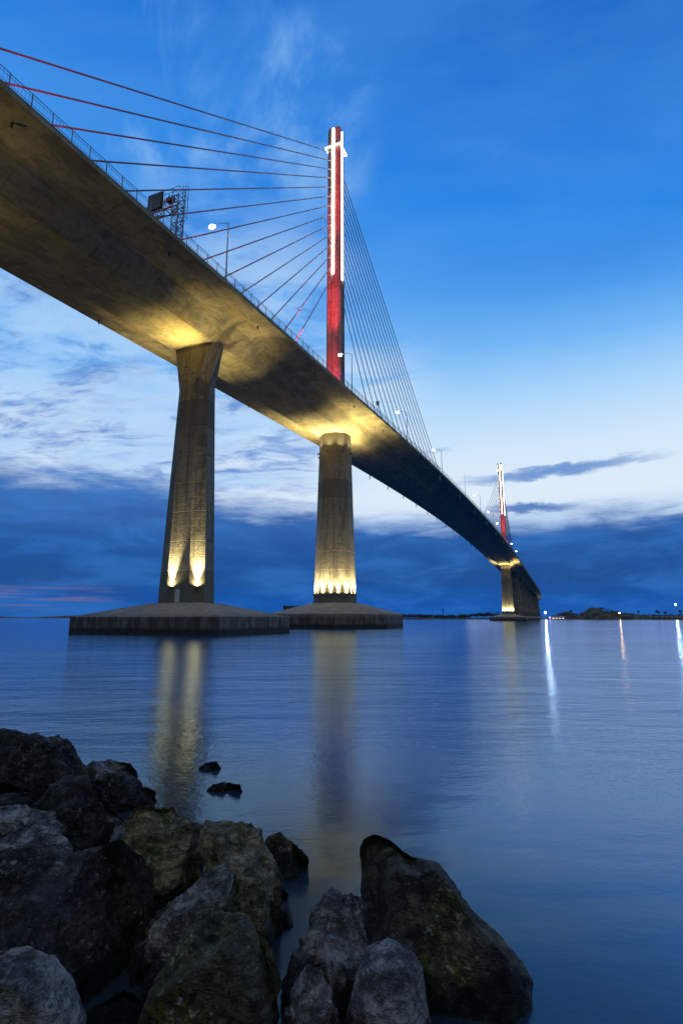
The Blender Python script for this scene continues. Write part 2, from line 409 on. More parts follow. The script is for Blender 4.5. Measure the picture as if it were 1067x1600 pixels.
# --- pylons: lower shaft, tower, footing, strips
def pylon(s0):
    zt = zdeck(s0)
    bm = bmesh.new()
    W0, W1 = 5.05, 3.78; zb, ztop = 5.2, zt - GD + .06
    rings = []
    for i in range(13):
        t = i / 12; rings.append(reg(W0 + (W1 - W0) * t ** 0.85, zb + (ztop - zb) * t, s0))
    loft(bm, rings)
    leg = obj('pylon', bm, M['pier'], bridge)
    # tower with a groove down each face
    a, c, gw, gd = 2.0, 0.65, 0.62, 0.22
    def sec(z, k=1.0, gd=gd):
        A = a * k; q = A - c
        pts = []
        base = [(-q, -A), (-gw, -A), (-gw, -A + gd), (gw, -A + gd), (gw, -A), (q, -A)]
        for r in range(4):
            co_, si_ = math.cos(r * math.pi / 2), math.sin(r * math.pi / 2)
            pts += [(x_ * co_ - y_ * si_, s0 + x_ * si_ + y_ * co_, z) for x_, y_ in base]
        return pts
    bm = bmesh.new()
    zs = [zt - .5 + i * (144.2 - zt + .5) / 18 for i in range(19)]
    loft(bm, [sec(z_, 1.07 - 0.09 * (z_ - zt) / (145 - zt)) for z_ in zs] + [sec(144.7, .95), sec(145.0, .82)])
    tower = obj('tower', bm, M['pylon'], leg)
    # lit strips, one down each face, built of panels
    for r in range(4):
        bm = bmesh.new(); mt = Matrix.Translation((0, s0, 0)) @ Matrix.Rotation(r * math.pi / 2, 4, 'Z')
        z_ = 96.5 if r % 2 == 0 else 95.2
        while z_ < 143.8:
            A = a * (1.07 - 0.09 * (z_ - zt) / (145 - zt))
            box(bm, -.21, .21, -A - .16, -A + gd - .01, z_, min(z_ + 1.52, 144.3), mt); z_ += 1.75
        obj('light_strip', bm, M['strip'], leg)
        bm = bmesh.new()
        box(bm, -2.5, 2.5, -a * .99 - .45, -a * .99 - .26, 137.85, 138.15, mt)
        obj('cross_arm', bm, M['arm'], leg)
    # footing
    bm = bmesh.new()
    loft(bm, [reg(15.6, -3, s0), reg(15.6, 3.1, s0), reg(15.3, 3.3, s0), reg(5.9, 5.75, s0), reg(5.7, 5.85, s0)])
    obj('footing', bm, M['footing'], leg)
    # floodlights round the foot (two on each face) and below the deck (one on each face)
    warm = (1.0, 0.80, 0.40)
    for k in range(8):
        ang = k * math.pi / 4
        nx, ny = math.cos(ang), math.sin(ang); tx, ty = -ny, nx
        for q in (-1.05, 1.05):
            W = W0 - .10
            px_, py_ = nx * (W + .36) + tx * q, s0 + ny * (W + .36) + ty * q
            bm = bmesh.new(); mt = Matrix.Translation((px_, py_, 7.8)) @ Matrix.Rotation(ang, 4, 'Z')
            box(bm, -.16, .16, -.2, .2, -.15, .12, mt); box(bm, -.42, -.17, -.04, .04, -.06, 0, mt)
            box(bm, -.13, .13, -.16, .16, .123, .14, mt)
            obj('floodlight', bm, M['darksteel'], leg)
            if ny < 0.3:
                light('foot_spot', 'SPOT', (px_, py_, 8.0), 24000, warm, leg, (px_ - nx * .52, py_ - ny * .52, 14.5), 56, 1.0, .08)
                light('foot_spill', 'SPOT', (px_, py_, 8.0), 620, warm, leg, (px_ - nx * .3, py_ - ny * .3, 12.0), 150, 1.0, .08)
        W = W1 + .9
        px_, py_ = nx * W, s0 + ny * W; z_ = ztop - 5.4
        bm = bmesh.new(); mt = Matrix.Translation((px_, py_, z_)) @ Matrix.Rotation(ang, 4, 'Z')
        box(bm, -.2, .2, -.3, .3, -.15, .15, mt); box(bm, -.95, -.2, -.05, .05, -.06, 0, mt)
        obj('floodlight', bm, M['darksteel'], leg)
        light('soffit_spot', 'SPOT', (px_, py_, z_ + .25), 8000, (1.0, 0.82, 0.40), leg, (px_ + nx * 1.7, py_ + ny * 1.7, z_ + 3.2), 122, 1.0, .2)
    # red light on the tower from the median
    for sg in (-1, 1):
        for dist, aim, en, sz in ((7.0, zt + 8, 60000, 60), (9.0, zt + 24, 22000, 26), (11.0, 100, 420000, 20), (27.0, 131, 1100000, 15)):
            light('red_spot', 'SPOT', (0.9, s0 + sg * dist, zt + .8), en, (1.0, 0.035, 0.05), leg, (0, s0 + sg * 1.9, aim), sz, 1.0, .2)
    return leg
pyl1 = pylon(0.0); pyl2 = pylon(SPAN)

# --- ordinary piers
def pier(s0, lit=False, zb=None, foot=True, wide=1.0):
    ax, ay, t = axis(s0); zt = zdeck(s0) - GD + .05
    zn = zt - 7.2
    bm = bmesh.new(); zb = 4.0 if zb is None else zb
    hgt = max(0.15, min(1.0, (zn - zb) / 35.0))
    rings = []
    for i in range(11):
        u = i / 10; k = (1 - u) * hgt
        rings.append(octa((2.95 + 1.43 * k) * wide, (1.26 + .89 * k) * wide, 2.08 - .06 * k, .84 + .38 * k, zb + (zn - zb) * u))
    rings += [octa(2.97 * wide, 1.0 * wide, 2.06, .82, zn + .05), octa(4.45, 3.72, 1.5, .45, zt)] if wide == 1 else [octa(2.95 * wide, 1.26 * wide, 2.08, .84, zt)]
    mt = Matrix.Translation((ax, ay, 0)) @ Matrix.Rotation(t, 4, 'Z')
    loft(bm, [[mt @ Vector(v) for v in r_] for r_ in rings])
    p = obj('pier', bm, M['pier'], bridge)
    if foot:
        bm = bmesh.new()
        big = [(13, 9.6), (13, 9.6), (12.7, 9.3), (4.9, 2.7), (4.75, 2.55)] if lit else [(9, 7), (9, 7), (8.8, 6.8), (4.9, 2.7), (4.75, 2.55)]
        loft(bm, [[mt @ Vector(v) for v in ((-a_, -b_, z_), (a_, -b_, z_), (a_, b_, z_), (-a_, b_, z_))] for (a_, b_), z_ in zip(big, (-3, 2.36, 2.46, 4.36, 4.42))])
        obj('footing', bm, M['footing'], p)
    if lit:
        warm = (1.0, 0.80, 0.40)
        spots = [(-1.15, -2.02 - .34, 0, -1), (1.15, 2.02 + .34, 0, 1)]
        cxn, cyn = .80, 2.23; L = math.hypot(cxn, cyn); cxn, cyn = cxn / L, cyn / L
        for sx in (-1, 1):
            for sy in (-1, 1):
                if sx == sy: continue        # the lamps on the other two corners are out
                spots.append((sx * (3.24 + cxn * .34), sy * (1.60 + cyn * .34), sx * cxn, sy * cyn))
        for (x_, y_, nx, ny) in spots:
            py_ = y_ + s0; z_ = 6.6; ang = math.atan2(ny, nx)
            bm = bmesh.new(); m2 = Matrix.Translation((x_, py_, z_)) @ Matrix.Rotation(ang, 4, 'Z')
            box(bm, -.16, .16, -.22, .22, -.15, .12, m2); box(bm, -.42, -.17, -.04, .04, -.06, 0, m2); box(bm, -.13, .13, -.18, .18, .123, .14, m2)
            obj('floodlight', bm, M['darksteel'], p)
            light('foot_spot', 'SPOT', (x_, y_ + s0, z_ + .2), 48000, warm, p, (x_ - nx * .42, y_ + s0 - ny * .42, z_ + 7), 46, 1.0, .08)
            light('foot_spill', 'SPOT', (x_, y_ + s0, z_ + .2), 1100, warm, p, (x_ - nx * .3, y_ + s0 - ny * .3, z_ + 5), 150, 1.0, .08)
        bm = bmesh.new(); box(bm, -.45, .45, s0 - 2.06, s0 - 2.0, 4.5, 6.5); obj('door', bm, M['pipe'], p)
        for x_ in (0.6,):
            bm = bmesh.new(); m2 = Matrix.Translation((x_, s0 - 3.6, zt - 5.0)); box(bm, -.22, .22, -.16, .16, -.12, .12, m2); box(bm, -.04, .04, .16, 1.8, -.06, 0, m2)
            obj('floodlight', bm, M['darksteel'], p)
            light('soffit_spot', 'SPOT', (x_, s0 - 3.6, zt - 4.8), 5200, (1.0, 0.78, 0.28), p, (x_ - .4, s0 - 6.6, zt + .6), 120, 1.0, .2)
    return p
pier(-57.5, lit=True)
pq = pier(-117.0)
for y_, e_ in ((4.0, 10000), (-4.0, 10000)):  # lamps on the out-of-view pier, added to fill the dark soffit
    z_ = zdeck(-117) - GD - 7.0
    bm = bmesh.new(); m2 = Matrix.Translation((0, -117 + y_, z_ - .2)); box(bm, -.22, .22, -.16, .16, -.12, .12, m2); box(bm, -.04, .04, *((-2.2, -.16) if y_ > 0 else (.16, 2.2)), -.06, 0, m2)
    obj('floodlight', bm, M['darksteel'], pq)
    light('soffit_spot', 'SPOT', (0, -117 + y_, z_), e_, (1.0, 0.78, 0.28), pq, (0, -117 + y_ * 2.2, z_ + 5), 130, 1.0, .2)
for s_ in (443, 490, 535, 580, 625, 670, 715, 760, 805): pier(float(s_), zb=4.4, wide=1.9 if s_ < 640 else 2.75)

# --- stay cables
def cables(s0, sgn, n, d0, d1, h0, h1):
    for i in range(n):
        t = i / (n - 1)
        se = s0 + sgn * (d0 + (d1 - d0) * t); ht = h0 + (h1 - h0) * (t ** 0.92)
        bm = bmesh.new(); tube(bm, (0, s0 + sgn * 1.75, ht), (0, se, zdeck(se) + .2), 0.125, 8)
        obj('stay_cable', bm, M['cable'], bridge, smooth=True)
for s0, (dl, dr) in ((0.0, ((33, 119), (36, 150))), (SPAN, ((36, 150), (33, 119)))):
    cables(s0, -1, 14, dl[0], dl[1], 96.0, 136.0)
    cables(s0, 1, 14, dr[0], dr[1], 96.0, 136.0)
# red light washing the lower ends of the side span cables
for s_ in (-112, -95, -64, -50, -34):
    light('cable_red', 'SPOT', (0.8, s_ - 2.0, zdeck(s_) + .6), 10000, (1, 0.03, 0.06), bridge, (0, s_ + 5, zdeck(s_) + 14), 50, 1.0, .1)

# --- drain pipes under the deck edges
def drains(x_, lst, m, l, r):
    for s_ in lst:
        bm = bmesh.new(); p = Vector(dpt(s_, x_, -.5)); tube(bm, p + Vector((0, 0, .15)), p - Vector((0, 0, l)), r, 8)
        tube(bm, p - Vector((0, 0, .05)), p - Vector((0, 0, .18)), r * 1.5, 8)
        obj('drain_pipe', bm, m, bridge)
drains(HW - 2.2, [-99 + 21.5 * i for i in range(6)], M['iron'], .75, .11)
drains(HW - .9, [72 + 40 * i for i in range(8)], M['pipe'], 2.2, .2)
drains(-HW + .9, [-90, -68, -46, -24] , M['iron'], .7, .11)
drains(-HW + .6, [60 + 22 * i for i in range(14)], M['iron'], 1.8, .16)

bw = Matrix.Translation(P1) @ Matrix.Rotation(RZ, 4, 'Z')
def bworld(s, x, dz): return bw @ Vector(dpt(s, x, dz))
def s_at_px(px, x):   # where the line at x across the deck meets the vertical plane through a pixel column
    lo, hi = -140.0, 650.0
    for _ in range(60):
        mid = (lo + hi) / 2; p = bworld(mid, x, 0); d = p.y * ct + (p.z - HC) * st
        if 533.5 + F * p.x / d < px: lo = mid
        else: hi = mid
    return lo

# ------------------------------------------------------------------ street lamps on the deck
def street_lamp(s, label, h=9.5, arm=2.6, side=1):
    p = bworld(s, side * (HW - .35), 0.25); t = axis(s)[2]
    o = empty('street_lamp', p, RZ + t); tag(o, label, 'street lamp', 'street lamps along the bridge deck')
    bm = bmesh.new(); tube(bm, (0, 0, 0), (0, 0, h), .12, 8, .07); tube(bm, (0, 0, 0), (0, 0, .3), .2, 8); obj('pole', bm, M['steel'], o)
    bm = bmesh.new()
    pts = [(0, 0, h - .1), (-side * .5, 0, h + .25), (-side * 1.3, 0, h + .45), (-side * arm, 0, h + .55)]
    for a, b2 in zip(pts, pts[1:]): tube(bm, a, b2, .05, 6)
    obj('arm', bm, M['steel'], o)
    bm = bmesh.new(); q = -side * (arm + .3); loft(bm, [[(q - .38, -.12, h + .5), (q + .38, -.16, h + .5), (q + .38, .16, h + .5), (q - .38, .12, h + .5)], [(q - .3, -.07, h + .66), (q + .36, -.1, h + .66), (q + .36, .1, h + .66), (q - .3, .07, h + .66)]])
    hd = obj('lamp_head', bm, M['steel'], o)
    bm = bmesh.new(); vs = blob(bm, (0, 0, 0), 1.0, 2)
    for v in vs: v.co = Vector((q + v.co.x * .5, v.co.y * .38, h + .36 + v.co.z * .28))
    obj('lens', bm, M['lamp'], hd)
    return o
lamp_px = [(356, 'lit street lamp on the deck edge just right of the sign gantry'),
           (552, 'lit street lamp on the deck edge in front of the near red tower'),
           (638, 'lit street lamp on the deck edge among the right hand stay cables'),
           (692, 'lit street lamp at the deck edge where the longest right hand cable lands'),
           (752, 'lit street lamp on the deck left of the far tower cables'),
           (772, 'lit street lamp on the deck just left of the far tower'),
           (785, 'lit street lamp in front of the foot of the far red tower'),
           (806, 'small lit street lamp on the deck just right of the far tower'),
           (813, 'farthest lit street lamp on the bridge, right of the far tower')]
for px_, lb in lamp_px: street_lamp(s_at_px(px_, HW), lb)

# sign gantry over the carriageway
sg = s_at_px(281, HW)
gt = empty('sign_gantry', bworld(sg, HW - .6, 0.26), RZ)
tag(gt, 'orange lit lattice sign gantry with a black panel standing on the deck edge', 'gantry')
def lattice(bm, A, B, wx, wy, n, r, up=False):
    pts = []
    for i in range(n + 1):
        c = Vector(A).lerp(Vector(B), i / n)
        if up: pts.append([c + Vector((sx * wx, sy * wy, 0)) for sx, sy in ((-1, -1), (1, -1), (1, 1), (-1, 1))])
        else: pts.append([c + Vector((0, sy * wx, sz * wy)) for sy, sz in ((-1, -1), (1, -1), (1, 1), (-1, 1))])
    for i in range(n + 1):
        for k in range(4):
            tube(bm, pts[i][k], pts[i][(k + 1) % 4], r * .7, 4)
            if i < n:
                tube(bm, pts[i][k], pts[i + 1][k], r, 5)
                tube(bm, pts[i][k], pts[i + 1][(k + 1) % 4] if i % 2 else pts[i + 1][(k - 1) % 4], r * .6, 4)
bm = bmesh.new(); lattice(bm, (0, 0, 0), (0, 0, 6.0), .45, .55, 6, .07, True); obj('tower', bm, M['steel'], gt)
bm = bmesh.new(); lattice(bm, (-.45, 0, 5.1), (-9.6, 0, 5.1), .55, .55, 8, .08); obj('truss', bm, M['orange'], gt)
bm = bmesh.new(); lattice(bm, (-10.4, 0, 0), (-10.4, 0, 6.0), .45, .55, 6, .07, True); obj('tower', bm, M['steel'], gt)
bm = bmesh.new(); box(bm, -4.4, -2.2, -.75, -.60, 4.9, 7.2); box(bm, -4.5, -2.1, -.59, -.45, 4.8, 7.3); obj('sign_panel', bm, M['black'], gt)
bm = bmesh.new(); box(bm, -1.7, -1.1, -.4, .2, 5.75, 6.3); box(bm, -1.0, -.7, -.3, .1, 5.75, 6.5); box(bm, -1.4, -1.3, -.3, -.2, 6.3, 6.8); obj('equipment_box', bm, M['darksteel'], gt)
bm = bmesh.new()
for y_ in (-.25, .25): tube(bm, (.85, y_, .1), (.85, y_, 7.4), .035, 5)
for i in range(20): tube(bm, (.85, -.25, .3 + i * .35), (.85, .25, .3 + i * .35), .022, 4)
for i in range(4):
    z_ = 2.6 + i * 1.5; pp = [(.85 + .65 * math.sin(a), .25 * 1.4 * math.cos(a), z_) for a in [math.pi * k / 6 for k in range(7)]]
    for a, b2 in zip(pp, pp[1:]): tube(bm, a, b2, .025, 4)
for a in (.3, .5, .7): tube(bm, (.85 + .65 * math.sin(a * math.pi), .35 * math.cos(a * math.pi), 2.6), (.85 + .65 * math.sin(a * math.pi), .35 * math.cos(a * math.pi), 7.3), .02, 4)
obj('ladder', bm, M['steel'], gt)
bm = bmesh.new()
for z_ in (6.6, 7.2):
    for a, b2 in (((-.5, -.6), (.5, -.6)), ((.5, -.6), (.5, .6)), ((.5, .6), (-.5, .6)), ((-.5, .6), (-.5, -.6)), ((-.5, -.6), (-4, -.6)), ((-.5, .6), (-4, .6))): tube(bm, (*a, z_), (*b2, z_), .03, 4)
for x_ in (-.5, .5, -1.7, -2.9, -4):
    for y_ in (-.6, .6): tube(bm, (x_, y_, 5.7), (x_, y_, 7.2), .03, 4)
obj('guard_rail', bm, M['steel'], gt)

# camera box on a short mast
sc_ = s_at_px(592, HW); cm = empty('camera_mast', bworld(sc_, HW - .3, .26), RZ); tag(cm, 'small white roadside camera box on a short mast by the railing', 'camera mast')
bm = bmesh.new(); tube(bm, (0, 0, 0), (0, 0, 3.2), .08, 6); obj('pole', bm, M['steel'], cm)
bm = bmesh.new(); box(bm, -.35, .35, -.3, .3, 2.9, 3.7); box(bm, -.42, .42, -.38, .3, 3.7, 3.78); obj('housing', bm, M['pipe'], cm)
bm = bmesh.new(); tube(bm, (0, -.31, 3.3), (0, -.5, 3.3), .16, 8); obj('lens', bm, M['black'], cm)
# thin bare mast on the deck
sm_ = s_at_px(728, HW); cm = empty('mast', bworld(sm_, HW - .3, .26), RZ); tag(cm, 'thin bare mast on the deck between the two towers', 'mast')
bm = bmesh.new(); tube(bm, (0, 0, 0), (0, 0, 10.5), .10, 6, .05); obj('pole', bm, M['steel'], cm)
bm = bmesh.new(); tube(bm, (0, -.5, 10.2), (0, .5, 10.2), .04, 5); tube(bm, (0, 0, 10.5), (0, 0, 11.6), .02, 4); obj('antenna', bm, M['steel'], cm)
# concrete block on the left side of the near tower's footing
q = Vector((-13.2, 142.5, 2.9)); cm = empty('equipment_hut', q, RZ); tag(cm, 'small dark flat roofed hut on the left of the near tower footing', 'hut')
bm = bmesh.new(); box(bm, -1.4, 1.4, -1.2, 1.2, 0, 2.2); obj('wall', bm, M['footing'], cm)
bm = bmesh.new(); box(bm, -1.6, 1.6, -1.4, 1.4, 2.203, 2.4); obj('roof', bm, M['footing'], cm)

# ------------------------------------------------------------------ far shore
m, nt, b = new_mat('shore_earth'); co = coord(nt); n = noise_n(nt, co, .08, 6, .6)
link(nt, mix(nt, n.ss(.35, .65), (.035, .032, .02), (.09, .08, .05)), b.inputs['Base Color']); b.inputs['Roughness'].default_value = 1; M['earth'] = m
m, nt, b = new_mat('foliage'); co = coord(nt); n = noise_n(nt, co, .6, 5, .6)
link(nt, mix(nt, n.ss(.35, .65), (.016, .024, .010), (.045, .055, .022)), b.inputs['Base Color']); b.inputs['Roughness'].default_value = .9; M['leaf'] = m
M['bark'] = plain('bark', (.05, .04, .03), .9)
def land(name, x0, x1, yc, depth, hfun, nx=60, ny=8, **kw):
    bm = bmesh.new(); g = []
    for j in range(ny + 1):
        v = j / ny * 2 - 1; row = []
        for i in range(nx + 1):
            u = i / nx; X_ = x0 + (x1 - x0) * u
            e = max(0, 1 - abs(v) ** 2.2); hh = hfun(X_) * e * min(1, 14 * u) * min(1, 14 * (1 - u))
            hh *= 0.8 + .4 * noise.noise(Vector((X_ * .05, v * 3, 3.3)))
            row.append(bm.verts.new((X_, yc + v * depth, hh - .6 + (0.0 if e > 0 else -.5))))
        g.append(row)
    for j in range(ny):
        for i in range(nx): bm.faces.new((g[j][i], g[j][i + 1], g[j + 1][i + 1], g[j + 1][i]))
    return tag(obj(name, bm, M['earth'], smooth=True), kind='structure', **kw)
def leaf_clump(bm, c, r, n, rng):
    for _ in range(n):
        d = Vector((rng.gauss(0, 1), rng.gauss(0, 1), rng.gauss(0, .75)))
        d = d.normalized() * r * rng.uniform(.45, 1.0); p = Vector(c) + d
        s_ = r * rng.uniform(.16, .34)
        a = Vector((rng.gauss(0, 1), rng.gauss(0, 1), rng.gauss(0, 1))).normalized(); t = a.orthogonal().normalized(); t2 = a.cross(t)
        bm.faces.new([bm.verts.new(p + t * s_ * ca + t2 * s_ * sa) for ca, sa in ((1, 0), (.2, .8), (-.9, .3), (-.5, -.8))])
def X_at(px, Y): return (px - 533.5) / F * (Y * ct - HC * st)
def px_h(py, Y): return HC + (966 - py) / 866 * Y
rng = random.Random(3)
def wood(name, label, pts, r0, r1, n):
    bm = bmesh.new()
    for (x_, y_, z_) in pts:
        r_ = rng.uniform(r0, r1); leaf_clump(bm, (x_, y_, z_ + r_ * .7), r_, n, rng)
    return tag(obj(name, bm, M['leaf'], recalc=False), label, 'trees', kind='stuff')
# low headland left of the far tower
YL = 1150.0
land('headland', X_at(615, YL), X_at(860, YL), YL, 60, lambda x_: 5.0, 80)
pts = []
for i in range(330):
    px_ = rng.uniform(620, 778); h = (2.0 + 3.0 * (0.5 + 0.5 * math.sin(px_ * .05 + 1.2)) + (2.5 if px_ > 735 else 0)) * rng.uniform(.4, 1)
    pts.append((X_at(px_, YL), YL + rng.uniform(-45, 30), 2.0 + h * .9))
wood('forest', 'long low belt of dark trees along the shore left of the far tower', pts, 2.0, 4.2, 26)
# mounds on the right
Y2 = 900.0
def mound(x_):
    px_ = 533.5 + x_ * F / (Y2 * ct)
    def g(c, w_, h): return h * math.exp(-((px_ - c) / w_) ** 2)
    return 4.2 + g(884, 17, 9) + g(936, 22, 15.0) + g(922, 14, 4) + g(966, 22, 5) + g(1000, 40, 4.0) + g(1060, 30, 4)
land('mound', X_at(846, Y2), X_at(1130, Y2), Y2, 45, mound, 150, 14)
pts = []
for i in range(520):
    px_ = rng.uniform(866, 1120); h = mound(X_at(px_, Y2)); v = rng.uniform(-.95, .5)
    if px_ > 1045 and rng.random() < .4: continue
    pts.append((X_at(px_, Y2), Y2 + v * 45, h * max(0, 1 - abs(v) ** 2.2) * .86 - 1.2))
wood('scrub', 'dark scrub covering the mounds on the right hand shore', pts, 1.0, 2.1, 22)
def tree(px_, h, cr, label, Y=Y2 - 15):
    x_ = X_at(px_, Y); z0 = mound(x_) * .75 - .6
    o = empty('tree', (x_, Y, z0)); tag(o, label, 'tree', 'trees on the right hand shore')
    bm = bmesh.new(); tube(bm, (0, 0, -.6), (.2, 0, h * .62), .28, 7, .14)
    for k in range(4):
        a = k * 1.7; tube(bm, (.2, 0, h * (.4 + .06 * k)), (.2 + math.cos(a) * cr * .6, math.sin(a) * cr * .6, h * (.66 + .05 * k)), .1, 5, .05)
    obj('trunk', bm, M['bark'], o)
    bm = bmesh.new()
    for k in range(7):
        a = rng.uniform(0, 6.28); leaf_clump(bm, (math.cos(a) * cr * .5, math.sin(a) * cr * .5, h * rng.uniform(.62, .92)), cr * .55, 40, rng)
    obj('crown', bm, M['leaf'], o, recalc=False)
tree(998, 7.5, 2.2, 'lone small tree on the low shore right of the orange lamp')
tree(1028, 9.0, 3.6, 'bushy tree at the left end of the quay on the right shore')
tree(1040, 7.0, 3.0, 'lower bushy tree left of the white shore light')
tree(1064, 8.5, 3.4, 'bushy tree right of the white shore light at the picture edge')
tree(893, 6.0, 2.6, 'round tree on top of the small mound beside the bridge end')
# quay and shed at the right edge
Y3 = 860.0
o = empty('quay', (X_at(1062, Y3), Y3, 0)); tag(o, 'dark concrete quay on the right shore below the white light', 'quay')
bm = bmesh.new(); box(bm, -36, 60, -6, 8, -2, 6.0); obj('wall', bm, M['footing'], o)
bm = bmesh.new()
for i in range(12): tube(bm, (-34 + i * 7, -6.4, -1.5), (-34 + i * 7, -6.4, 6.4), .4, 8)
obj('fender', bm, M['iron'], o)
o = empty('shed', (X_at(872, 860), 860, 0)); tag(o, 'low shed with lit front at the foot of the small mound', 'shed')
bm = bmesh.new(); box(bm, -11, 11, 0, 8, -.5, 4.0); obj('wall', bm, M['pier'], o)
bm = bmesh.new(); loft(bm, [[(-11.5, -.5, 4.003), (11.5, -.5, 4.003), (11.5, 8.5, 4.003), (-11.5, 8.5, 4.003)], [(-11, 3.8, 5.3), (11, 3.8, 5.3), (11, 4.2, 5.3), (-11, 4.2, 5.3)]]); obj('roof', bm, M['steel'], o)
for i in range(4):
    bm = bmesh.new(); box(bm, -9 + i * 5, -6.6 + i * 5, -.06, -.003, .8, 2.6); obj('window', bm, M['win'], o)
def shore_mast(px_, py_, Y, glow, label, r, base=1.0):
    x_ = X_at(px_, Y); top = px_h(py_, Y)
    o = empty('floodlight_mast', (x_, Y, base)); tag(o, label, 'light mast', 'light masts on the far shore')
    bm = bmesh.new(); tube(bm, (0, 0, -1), (0, 0, top - base), .3, 8, .18); obj('pole', bm, M['steel'], o)
    bm = bmesh.new(); box(bm, -1.0, 1.0, -.2, .3, top - base - .2, top - base + .25); obj('crossbar', bm, M['steel'], o)
    bm = bmesh.new(); vs = blob(bm, (0, -.5, top - base), r, 2); obj('lamp', bm, glow, o)
shore_mast(852, 957, 840, M['mast_glow'], 'brilliant white shore light at the end of the viaduct', 1.25)
shore_mast(1057, 945, 852, M['mast_glow'], 'brilliant white shore light above the quay at the right edge', 1.15, 5.5)
shore_mast(968, 958, 850, M['orange_glow'], 'orange shore lamp at the right foot of the large mound', .7)
o = empty('marker_light', (X_at(859, 838), 838, 0)); tag(o, 'small violet light low on the shore beside the white lamp', 'light')
bm = bmesh.new(); tube(bm, (0, 0, -1), (0, 0, 3), .2, 6); obj('post', bm, M['steel'], o); bm = bmesh.new(); blob(bm, (0, 0, 3.3), .55, 2); obj('lamp', bm, M['violet'], o)
land('spit', X_at(842, 848), X_at(900, 848), 848, 14, lambda x_: 2.4, 30)
# navigation beacon seen over the headland
o = empty('navigation_beacon', (X_at(692, 1100), 1100, 0)); tag(o, 'slim navigation beacon on the low headland', 'beacon')
bm = bmesh.new(); lattice(bm, (0, 0, -2), (0, 0, 17), 1.0, 1.0, 8, .16, True); obj('mast', bm, M['darksteel'], o)
bm = bmesh.new(); box(bm, -1.3, 1.3, -1.3, 1.3, 17, 20.5); obj('lantern', bm, M['darksteel'], o)
# very distant coast on the left
land('distant_coast', -6500, -2700, 9000, 500, lambda x_: 34 + 16 * math.sin(x_ * .004), 120)

# ------------------------------------------------------------------ boulders
def rock_mat(name, base, hi, moss, mossamt, lich, rough=.75):
    m, nt, b = new_mat(name); co = coord(nt)
    oi = nt.nodes.new('ShaderNodeObjectInfo'); rnd = V(nt, oi.outputs['Random'])
    x, y, z = sep(nt, co); cc = combine(nt, x + rnd * 17.0, y + rnd * 9.0, z)
    n1 = noise_n(nt, cc, 3.4, 10, .72, .15); n2 = noise_n(nt, cc, 12.0, 9, .78, .1); n3 = noise_n(nt, cc, 1.4, 4, .6)
    n5 = noise_n(nt, cc, 60.0, 6, .8)
    col = mix(nt, n1.ss(.44, .57), base, hi)
    col = mix(nt, n2.ss(.50, .58) * .5, col, hi)
    col = mix(nt, n2.ss(.48, .36) * .8, col, tuple(c * .3 for c in base))
    col = mix(nt, n3.ss(.44, .62) * n2.ss(.4, .6) * mossamt, col, moss)
    vr = voro(nt, cc, 7.0); n4 = noise_n(nt, cc, 24.0, 6, .75)
    spots = (n4 * .6 + n2 * .4).ss(.555, .60) * n3.ss(.40, .60)
    vd = voro(nt, combine(nt, x * 1.0, y * 1.0, z * 1.0) , 30.0)
    fleck0 = vd.ss(.20, .13) * n2.ss(.49, .56)
    fleck = (n5 * .65 + n4 * .35).ss(.585, .63)
    col = mix(nt, spots * lich, col, (.55, .55, .53))
    col = mix(nt, fleck * lich * .8, col, (.52, .53, .53))
    col = mix(nt, fleck0 * lich * .8, col, (.60, .60, .58))
    col = mix(nt, (n5 * .5 + n2 * .5).ss(.45, .38) * .75, col, tuple(c * .25 for c in base))
    link(nt, col, b.inputs['Base Color'])
    link(nt, n2.ss(.3, .7, rough - .12, rough + .2), b.inputs['Roughness']); b.inputs['Specular IOR Level'].default_value = 0.22
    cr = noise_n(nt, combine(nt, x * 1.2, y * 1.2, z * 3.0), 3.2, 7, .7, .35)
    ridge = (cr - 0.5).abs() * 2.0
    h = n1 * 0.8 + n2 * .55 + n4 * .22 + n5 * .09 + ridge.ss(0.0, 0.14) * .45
    col = mix(nt, ridge.ss(0.07, 0.0) * .6, col, (.012, .012, .011)); link(nt, col, b.inputs['Base Color'])  # cracks shaded in the colour, as soft light barely shows the bump
    gz = sep(nt, V(nt, nt.nodes.new('ShaderNodeNewGeometry').outputs['Position']))[2]
    wetf = (gz + (n1 - 0.5) * 0.30).ss(0.20, 0.09)          # dark weed and wet band just above the water
    col = mix(nt, wetf * .85, col, (.010, .012, .008)); link(nt, col, b.inputs['Base Color'])
    link(nt, n2.ss(.3, .7, rough - .12, rough + .2) - wetf * .3, b.inputs['Roughness'])
    bump(nt, b, h, 0.13)
    return m
RM = {'dark': rock_mat('dark_wet_rock', (.026, .026, .025), (.105, .10, .092), (.05, .05, .02), .4, .6, .55),
      'green': rock_mat('mossy_rock', (.13, .12, .068), (.48, .43, .26), (.22, .21, .04), .9, .9),
      'grey': rock_mat('grey_rock', (.12, .123, .124), (.48, .48, .475), (.09, .09, .05), .25, 1.0),
      'brown': rock_mat('brown_rock', (.07, .048, .024), (.18, .12, .055), (.08, .07, .03), .3, .4),
      'pale': rock_mat('pale_veined_rock', (.15, .15, .14), (.52, .52, .49), (.13, .125, .05), .4, 1.0),
      'bigdark': rock_mat('algae_rock', (.032, .032, .022), (.13, .125, .085), (.15, .165, .015), .95, .7, .6)}
